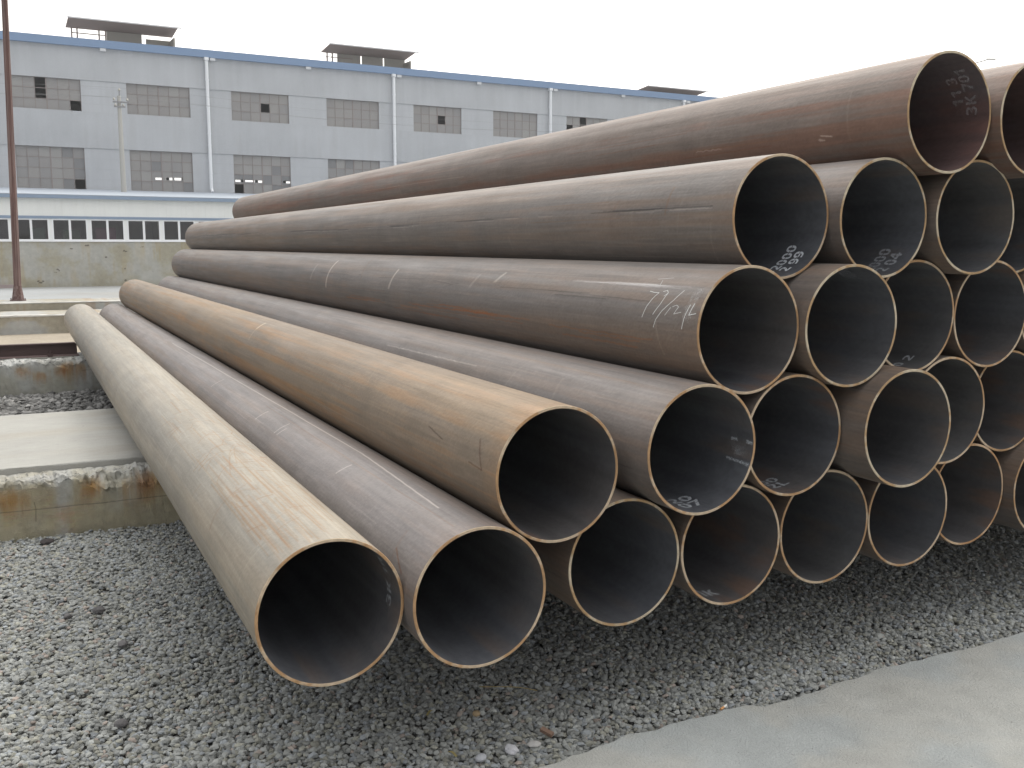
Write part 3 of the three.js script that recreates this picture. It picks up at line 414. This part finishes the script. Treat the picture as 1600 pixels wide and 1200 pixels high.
// ---------------------------------------------------------------- brown pole at the road
{
  const o = thing('steel_pole', 'tall rusty brown steel pole standing on the upper concrete step at the left', 'pole'); o.position.set(-0.04, 0.113, -22); o.rotation.z = -0.021;
  const pm = std([1, 1, 1], 0.75, { map: colorTex(256, 1024, (u, v) => { const n = fbm(u * 8, v * 30, 61, 8, 30, 4), s = fbm(u * 20, v * 6, 63, 20, 6, 3), k = 0.65 + 0.5 * n + 0.25 * s; return mix3([0.1 * k, 0.05 * k, 0.043 * k], [0.16 * k, 0.11 * k, 0.1 * k], step(0.5, 0.7, s)); }), bumpMap: fineBump, bumpScale: 0.003 });
  mesh('shaft', new THREE.CylinderGeometry(0.05, 0.07, 8, 24).translate(0, 4.0, 0), pm, o);
  const fin = new THREE.Shape([new THREE.Vector2(0.05, 0.012), new THREE.Vector2(0.125, 0.012), new THREE.Vector2(0.075, 0.3), new THREE.Vector2(0.05, 0.3)]);
  for (let k = 0; k < 4; k++) mesh('gusset', new THREE.ExtrudeGeometry(fin, { depth: 0.012, bevelEnabled: false }).translate(0, 0, -0.006).rotateY(k * Math.PI / 2 + 0.5), pm, o);
  mesh('base_cone', new THREE.CylinderGeometry(0.072, 0.115, 0.29, 20).translate(0, 0.16, 0), pm, o);
  mesh('base_plate', new THREE.CylinderGeometry(0.15, 0.15, 0.014, 20).translate(0, 0.006, 0), pm, o);
  for (let k = 0; k < 6; k++) { const a = k * 1.047 + 0.3; mesh('bolt', new THREE.CylinderGeometry(0.011, 0.011, 0.04, 6).translate(0.133 * Math.cos(a), 0.033, 0.133 * Math.sin(a)), pm, o); }
}

// ---------------------------------------------------------------- buildings (local x along the facade, z towards the yard)
const bAng = 2.2 * D2R, bPos = V(-0.8539, 0, -54.6744);
const paintTex = (seed, c, amp, streak) => colorTex(1024, 1024, (u, v) => { const a = fbm(u * 6, v * 6, seed, 6, 6, 5), s = fbm(u * 60, v * 4, seed + 5, 60, 4, 3), f = noise(u * 300, v * 300, seed + 8, 300, 300), k = 1 + amp * (a - 0.5) + streak * (s - 0.5) + 0.05 * (f - 0.5), d = step(0.6, 0.8, fbm(u * 24, v * 5, seed + 11, 24, 5, 4)) * streak * 0.6; return mix3([c[0] * k, c[1] * k, c[2] * k], [0.3, 0.27, 0.22], d); });
{
  const wallM = std([1, 1, 1], 0.9, { map: rep(paintTex(401, [0.44, 0.457, 0.475], 0.2, 0.1), 0.08, 0.08) }), infillM = std([1, 1, 1], 0.9, { map: rep(paintTex(405, [0.455, 0.472, 0.49], 0.16, 0.08), 0.1, 0.1) });
  const blue = std([0.19, 0.28, 0.43], 0.6), roofM = std([0.25, 0.27, 0.3], 0.8), white = std([0.78, 0.8, 0.82], 0.5), barM = std([0.26, 0.225, 0.215], 0.8), darkM = std([0.05, 0.05, 0.05], 1);
  const paneM = [[0.27, 0.262, 0.255], [0.285, 0.277, 0.266], [0.26, 0.256, 0.252], [0.3, 0.295, 0.285], [0.2, 0.202, 0.205]].map((c) => std(c, 0.55, { bumpMap: rep(fineBump, 1, 1), bumpScale: 0.004 }));
  const o = thing('factory_hall', 'long grey-blue factory hall with rows of dusty windows behind the pipe stack', 'building'); o.position.copy(bPos); o.rotation.y = bAng; o.position.addScaledVector(V(Math.sin(bAng), 0, Math.cos(bAng)), -9);
  const S0 = -35, S1 = 74, bay = 6.13, w0 = 1.46, ww = 3.63;
  const rows = [{ y0: 8.9, y1: 10.68, n: 3 }, { y0: 4.42, y1: 6.82, n: 4 }];
  const T = 0.3;
  for (const [y0, y1] of [[-0.95, 4.42], [6.82, 8.9], [10.68, 12.9]]) mesh('wall', box(S0, S1, y0, y1, -T, 0), wallM, o);
  const kMin = -5, kMax = 11;
  const missing = { '0:0': [[2, 1], [2, 2], [5, 0]], '0:2': [[3, 1]], '0:4': [[3, 1]], '0:6': [[0, 1], [2, 1], [2, 2]], '0:8': [[4, 1]], '1:0': [[5, 0]], '1:2': [[0, 0]], '1:3': [[1, 0]] };
  const broken = { '1:1': [[2, 1], [3, 1], [4, 1]], '1:2': [[0, 1], [1, 1], [2, 1], [5, 1]], '1:-1': [[2, 1]] };
  const pr = rng(77);
  rows.forEach((row, ri) => {
    for (let k = kMin; k <= kMax; k++) {
      const s = w0 + bay * k, nx = s + bay; const p = mesh('infill', box(s + ww, Math.min(nx, S1), row.y0, row.y1, -T + 0.02, -0.045), infillM, o);
      for (let q = 1; q < 4; q++) { const yy = lerp(row.y0, row.y1, q / 4); mesh('joint', box(s + ww + 0.01, Math.min(nx, S1) - 0.01, yy - 0.012, yy + 0.012, -0.06, -0.041), wallM, p); }
      if (k < -1 || (ri === 1 && k > 5)) { mesh('wall', box(s, s + ww, row.y0, row.y1, -T + 0.02, -0.16), paneM[2], o); continue; }
      const win = new THREE.Group(); win.name = 'window'; win.position.set(s, row.y0, -0.15); o.add(win);
      const H = row.y1 - row.y0, cw = ww / 6, rh = H / row.n, bars = [];
      for (let c = 0; c <= 6; c++) { const h = c === 3 || c === 0 || c === 6 ? 0.032 : 0.014; bars.push(box(clamp(c * cw - h, 0, ww), clamp(c * cw + h, 0, ww), 0, H, -0.03, 0.028)); }
      for (let q = 0; q <= row.n; q++) bars.push(box(0.001, ww - 0.001, clamp(q * rh - 0.016, 0, H), clamp(q * rh + 0.016, 0, H), -0.025, 0.024));
      mesh('frame', mergeGeometries(bars), barM, win);
      const miss = (missing[ri + ':' + k] || []).map((a) => a.join()), brk = (broken[ri + ':' + k] || []).map((a) => a.join());
      for (let c = 0; c < 6; c++) for (let q = 0; q < row.n; q++) {
        if (miss.includes([c, q].join())) continue;
        const t = pr(), m = ri === 0 ? paneM[t < 0.45 ? 0 : t < 0.75 ? 1 : t < 0.9 ? 2 : 3] : paneM[t < 0.25 ? 0 : t < 0.45 ? 1 : t < 0.65 ? 2 : t < 0.82 ? 3 : 4];
        if (brk.includes([c, q].join())) { const x0 = c * cw + 0.012, x1 = (c + 1) * cw - 0.012, g0 = q * rh + 0.09 + 0.05 * pr(), g1 = g0 + 0.13 + 0.04 * pr(); mesh('pane', box(x0, x1, q * rh + 0.012, g0, -0.006, 0.006), m, win); mesh('pane', box(x0, x1, g1, (q + 1) * rh - 0.012, -0.006, 0.006), m, win); mesh('pane', box(x0, x0 + 0.05 + 0.15 * pr(), g0 + 0.001, g1 - 0.001, -0.006, 0.006), m, win); continue; }
        const pn = mesh('pane', box(c * cw + 0.012, (c + 1) * cw - 0.012, q * rh + 0.012, (q + 1) * rh - 0.012, -0.006, 0.006), m, win); pn.rotation.x = 0; 
      }
    }
  });
  mesh('fascia', box(S0 - 0.3, S1 + 0.3, 12.53, 12.97, 0.001, 0.22), blue, o);
  mesh('roof', new THREE.ExtrudeGeometry(new THREE.Shape([new THREE.Vector2(0.2, 12.9), new THREE.Vector2(0.2, 12.96), new THREE.Vector2(-14, 13.6), new THREE.Vector2(-28, 12.96), new THREE.Vector2(-28, 12.8), new THREE.Vector2(-14, 13.4)]), { depth: S1 - S0, bevelEnabled: false }).rotateY(-Math.PI / 2).translate(S1, 0, 0).rotateY(0), roofM, o);
  mesh('end_wall', box(S1 - 0.3, S1 - 0.002, -0.95, 12.85, -28, -T), wallM, o); mesh('end_wall', box(S0 + 0.002, S0 + 0.3, -0.95, 12.85, -28, -T), wallM, o);
  for (const [y0, y1] of [[-0.95, 6.74], [7.06, 12.85]]) mesh('rear_wall', box(S0, S1, y0, y1, -28.3, -28.0), wallM, o);
  for (let x = S0; x < S1; x += 1.3) mesh('rear_wall', box(x, x + 0.25, 6.74, 7.06, -28.25, -28.05), wallM, o);
  mesh('floor', box(S0, S1, -0.93, -0.88, -28, -T), darkM, o);
  for (let k = 0; k < 6; k++) { // rainwater pipes with their hoppers
    const s = 12.23 + 12.24 * k - 12.24; const d = mesh('rainwater_pipe', new THREE.CylinderGeometry(0.1, 0.1, 12.35 - 4.62, 16).translate(s + 0.02, (12.35 + 4.62) / 2, 0.16), white, o);
    mesh('hopper', box(s - 0.11, s + 0.15, 12.36, 12.53, 0.002, 0.28), white, d); mesh('outlet', bar(V(s + 0.02, 4.66, 0.16), V(s + 0.05, 4.45, 0.3), 0.09, 12), white, d);
    for (const y of [5.6, 7.3, 8.0, 9.6, 11.2]) mesh('bracket', new THREE.CylinderGeometry(0.115, 0.115, 0.07, 16).translate(s + 0.02, y, 0.16), white, d);
  }
  for (let k = 0; k < 11; k++) { const s = 6.38 + 6.13 * k + (k % 2 ? 0.12 : 0); mesh('eave_bracket', box(s - 0.16, s + 0.16, 12.36, 12.52, 0.001, 0.2), std([0.6, 0.62, 0.64], 0.7), o); }
  const vm = std([0.3, 0.235, 0.21], 0.85), vw = std([0.36, 0.34, 0.3], 0.9), vl = std([0.7, 0.7, 0.7], 0.6);
  [[5.1, 11.6], [21.85, 28.3], [49.2, 55.45]].forEach(([a, b], i) => {
    const v = new THREE.Group(); v.name = 'roof_ventilator'; o.add(v); if (i === 2) v.position.y = -0.78; const Z = -5, m = (g, mat, n) => mesh(n, g, mat, v);
    const hood = new THREE.ExtrudeGeometry(new THREE.Shape([new THREE.Vector2(Z, 15.08), new THREE.Vector2(Z, 15.14), new THREE.Vector2(Z - 2, 14.93), new THREE.Vector2(Z - 2, 14.87)]), { depth: b - a, bevelEnabled: false }).rotateY(-Math.PI / 2).translate(b, 0, 0);
    m(hood, vm, 'hood'); m(box(a - 0.05, b + 0.25, 15.1, 15.17, Z - 0.01, Z + 0.08), vl, 'edge_strip');
    for (const f of i === 0 ? [0.05, 0.1, 0.3, 0.36] : [0.06, 0.12]) m(box(lerp(a, b, f) - 0.04, lerp(a, b, f) + 0.04, 12.9, 14.88, Z - 1.9, Z - 1.8), vm, 'post');
    m(box(a + 0.3, a + 2.3, 14.55, 14.6, Z - 1.88, Z - 1.82), vm, 'rail');
    const split = i === 0 ? [[0.37, 0.7], [0.74, 0.98]] : [[0.18, 0.45], [0.47, 0.72], [0.74, 0.99]];
    split.forEach(([f, g2], q) => m(box(lerp(a, b, f), lerp(a, b, g2), 12.9, i === 0 && q === 1 ? 14.6 : 14.86, Z - 1.95, Z - 1.85), vw, 'side_panel'));
    m(box(lerp(a, b, 0.98) - 0.05, lerp(a, b, 0.98) + 0.05, 12.9, 14.6, Z - 1.84, Z - 0.6), vw, 'side_panel');
  });
}
{
  const o = thing('low_annex', 'low annex with white framed window band over a stained concrete wall', 'building'); o.position.copy(bPos); o.rotation.y = bAng;
  const S0 = -34, S1 = 45, blue = std([0.22, 0.29, 0.39], 0.6), white = std([0.8, 0.81, 0.8], 0.55), frameM = std([0.82, 0.83, 0.84], 0.45);
  const wm = colorTex(2048, 256, (u, v) => { const x = u * 20, y = v * 2.4, a = fbm(x * 0.9, y * 1.1, 501, 65536, 65536, 5), b = fbm(x * 9, y * 9, 505, 65536, 65536, 4), run = fbm(x * 3.5, y * 0.35, 509, 65536, 65536, 4), k = 0.75 + 0.3 * a + 0.25 * b + 0.2 * (run - 0.5);
    let c = mix3([0.36 * k, 0.335 * k, 0.255 * k], [0.38 * k, 0.375 * k, 0.34 * k], step(0.38, 0.62, a)); c = mix3(c, [0.33 * k, 0.27 * k, 0.16 * k], 0.6 * step(0.52, 0.7, run) * step(0.3, 0.8, fbm(x * 0.6 + 4, y, 513, 65536, 65536, 3) * 1.3)); c = mix3(c, [0.28 * k, 0.26 * k, 0.19 * k], 0.5 * step(0.45, 0.0, y)); return mix3(c, [0.05, 0.04, 0.03], 0.7 * step(0.78, 0.81, fbm(x * 2.2, y * 3.4, 521, 65536, 65536, 4))); }, null, false);
  wm.wrapS = THREE.MirroredRepeatWrapping; wm.repeat.set(1 / 20, 1 / 2.4); wm.offset.set(0.05, 0.9 / 2.4);
  mesh('wall', box(S0, S1, -0.95, 1.36, -0.3, 0), std([1, 1, 1], 0.95, { map: wm, bumpMap: rep(fineBump, 0.7, 0.7), bumpScale: 0.01 }), o);
  mesh('sill', box(S0, S1, 1.36, 1.41, -0.3, 0.05), frameM, o);
  const sheet = std([1, 1, 1], 0.6, { map: rep(paintTex(431, [0.76, 0.775, 0.75], 0.06, 0.06), 0.15, 0.15) });
  for (let x = S0; x < S1; x += 1) mesh('panel', box(x + 0.0015, Math.min(x + 1, S1) - 0.0015, 2.63, 3.5, -0.25, 0.005 * hash(x | 0, 3, 3)), sheet, o);
  mesh('head_strip', box(S0, S1, 2.5, 2.63, -0.25, 0.05), blue, o); mesh('eave', box(S0, S1, 3.5, 3.66, -0.25, 0.22), blue, o);
  const rs = new THREE.Shape([new THREE.Vector2(0.215, 3.665), new THREE.Vector2(0.215, 3.7), new THREE.Vector2(-8.95, 4.43), new THREE.Vector2(-8.95, 4.39)]);
  mesh('roof', new THREE.ExtrudeGeometry(rs, { depth: S1 - S0, bevelEnabled: false }).rotateY(-Math.PI / 2).translate(S1, 0, 0), std([0.36, 0.4, 0.45], 0.7), o);
  const glass = new THREE.MeshPhysicalMaterial({ transmission: 1, thickness: 0, roughness: 0.04, color: new THREE.Color().setRGB(0.75, 0.74, 0.74) });
  for (let k = -18; k < 12; k++) {
    const s = 0.74 + 1.765 * k, w = 1.62; if (s < S0 || s + w > S1) continue;
    const win = new THREE.Group(); win.name = 'window'; win.position.set(s, 1.41, 0); o.add(win);
    const H = 1.09, f = [box(0, w, 0, 0.07, -0.06, 0.01), box(0, w, H - 0.07, H, -0.06, 0.01), box(0, 0.06, 0.07, H - 0.07, -0.06, 0.01), box(w - 0.06, w, 0.07, H - 0.07, -0.06, 0.01), box(w / 2 - 0.055, w / 2 + 0.055, 0.07, H - 0.07, -0.06, 0.012)];
    mesh('frame', mergeGeometries(f), frameM, win); mesh('pane', box(0.06, w / 2 - 0.055, 0.07, H - 0.07, -0.035, -0.029), glass, win); mesh('pane', box(w / 2 + 0.055, w - 0.06, 0.07, H - 0.07, -0.035, -0.029), glass, win);
    mesh('pier', box(s + w, s + 1.765, 1.41, 2.5, -0.25, -0.005), white, o);
  }
  const inside = std([0.5, 0.47, 0.46], 1);
  mesh('inner_wall', box(S0, S1, -0.9, 4.2, -7.2, -7), inside, o); mesh('floor', box(S0, S1, -0.89, -0.8, -7, -0.3), inside, o); mesh('end_wall', box(S1 - 0.2, S1 - 0.001, -0.95, 3.6, -7, -0.3), inside, o); mesh('end_wall', box(S0, S0 + 0.2, -0.95, 3.6, -7, -0.3), inside, o);
  mesh('kerb', box(-6, 0.62, -0.95, -0.74, 0.002, 0.3), std([0.33, 0.27, 0.26], 0.9), o);
  const pr = rng(9); // shapes inside the windows: shelves and machines
  for (let k = 0; k < 14; k++) { const x = -8 + 1.5 * k + pr(), h = 1.2 + 1.4 * pr(); mesh('storage_rack', box(x, x + 0.3 + 0.7 * pr(), -0.8, h, -2.2 - 1 * pr(), -1.0 - 0.6 * pr()), std([0.2 + 0.35 * pr(), 0.2 + 0.2 * pr(), 0.2 + 0.2 * pr()], 0.8), o); }
}
{ // utility pole between annex and hall, with its wires
  const o = thing('utility_pole', 'slim grey concrete utility pole with insulators rising in front of the hall', 'utility pole'); o.position.copy(bPos); o.rotation.y = bAng;
  o.position.add(V(6.75, -0.95, -6).applyAxisAngle(V(0, 1, 0), bAng));
  const cm = std([0.42, 0.41, 0.38], 0.9), ins = std([0.5, 0.48, 0.43], 0.5), st = std([0.25, 0.25, 0.25], 0.6);
  mesh('shaft', new THREE.CylinderGeometry(0.1, 0.2, 10.45, 20).translate(0, 5.225, 0), cm, o);
  const tops = []; for (const [y, x0, x1] of [[10.1, -0.35, 0.5], [9.85, -0.3, 0.3]]) mesh('crossarm', box(x0, x1, y - 0.04, y + 0.04, 0.085, 0.165), st, o);
  for (const [x, y] of [[0.02, 10.85], [0.42, 10.33], [-0.28, 10.33], [-0.22, 10.02], [0.2, 10.02]]) { mesh('insulator', new THREE.LatheGeometry([[0, 0], [0.05, 0], [0.11, 0.05], [0.06, 0.08], [0.09, 0.12], [0.04, 0.18], [0, 0.19]].map(([a, b]) => new THREE.Vector2(a, b)), 12).scale(0.75, 0.75, 0.75).translate(x, y - 0.14, 0.12), ins, o); tops.push([x, y]); }
  mesh('top_pin', bar(V(0.02, 10.4, 0.05), V(0.02, 10.75, 0.11), 0.03), st, o);
  const names = ['topmost thin overhead wire crossing the hall facade from the utility pole', 'second thin overhead wire from the right insulator of the utility pole', 'lowest thin overhead wire from the left insulator of the utility pole'];
  for (let i = 0; i < 3; i++) { const [x, y] = tops[i]; const pts = [-36, -24, -12, 0, 12, 24, 36].map((s) => { const q = V(x + s, y + 0.02 - 0.9 * Math.sin(Math.PI * Math.min(1, Math.abs(s) / 36)) * 0.6 , 0.12); return q.applyAxisAngle(V(0, 1, 0), bAng).add(o.position); }); tag(mesh('overhead_wire', new THREE.TubeGeometry(new THREE.CatmullRomCurve3(pts), 60, 0.005, 5), st), names[i], 'wire', 'overhead wires'); }
}
{ // lamp arm seen above the right end of the top pipe
  const o = thing('street_lamp', 'distant thin lamp arm peeking out above the top pipes at right', 'street lamp'); o.position.set(30.83, -0.95, -26); const st = std([0.42, 0.42, 0.42], 0.6);
  mesh('pole', new THREE.CylinderGeometry(0.05, 0.09, 8.62, 12).translate(0, 4.311, 0), st, o); mesh('arm', bar(V(0, 8.52, 0), V(1.15, 8.86, 0.53), 0.022), st, o); mesh('lamp_head', new THREE.CapsuleGeometry(0.03, 0.3, 6, 12).rotateZ(Math.PI / 2).rotateY(-0.43).translate(1.3, 8.89, 0.6), st, o);
}
renderer.render(scene, camera);
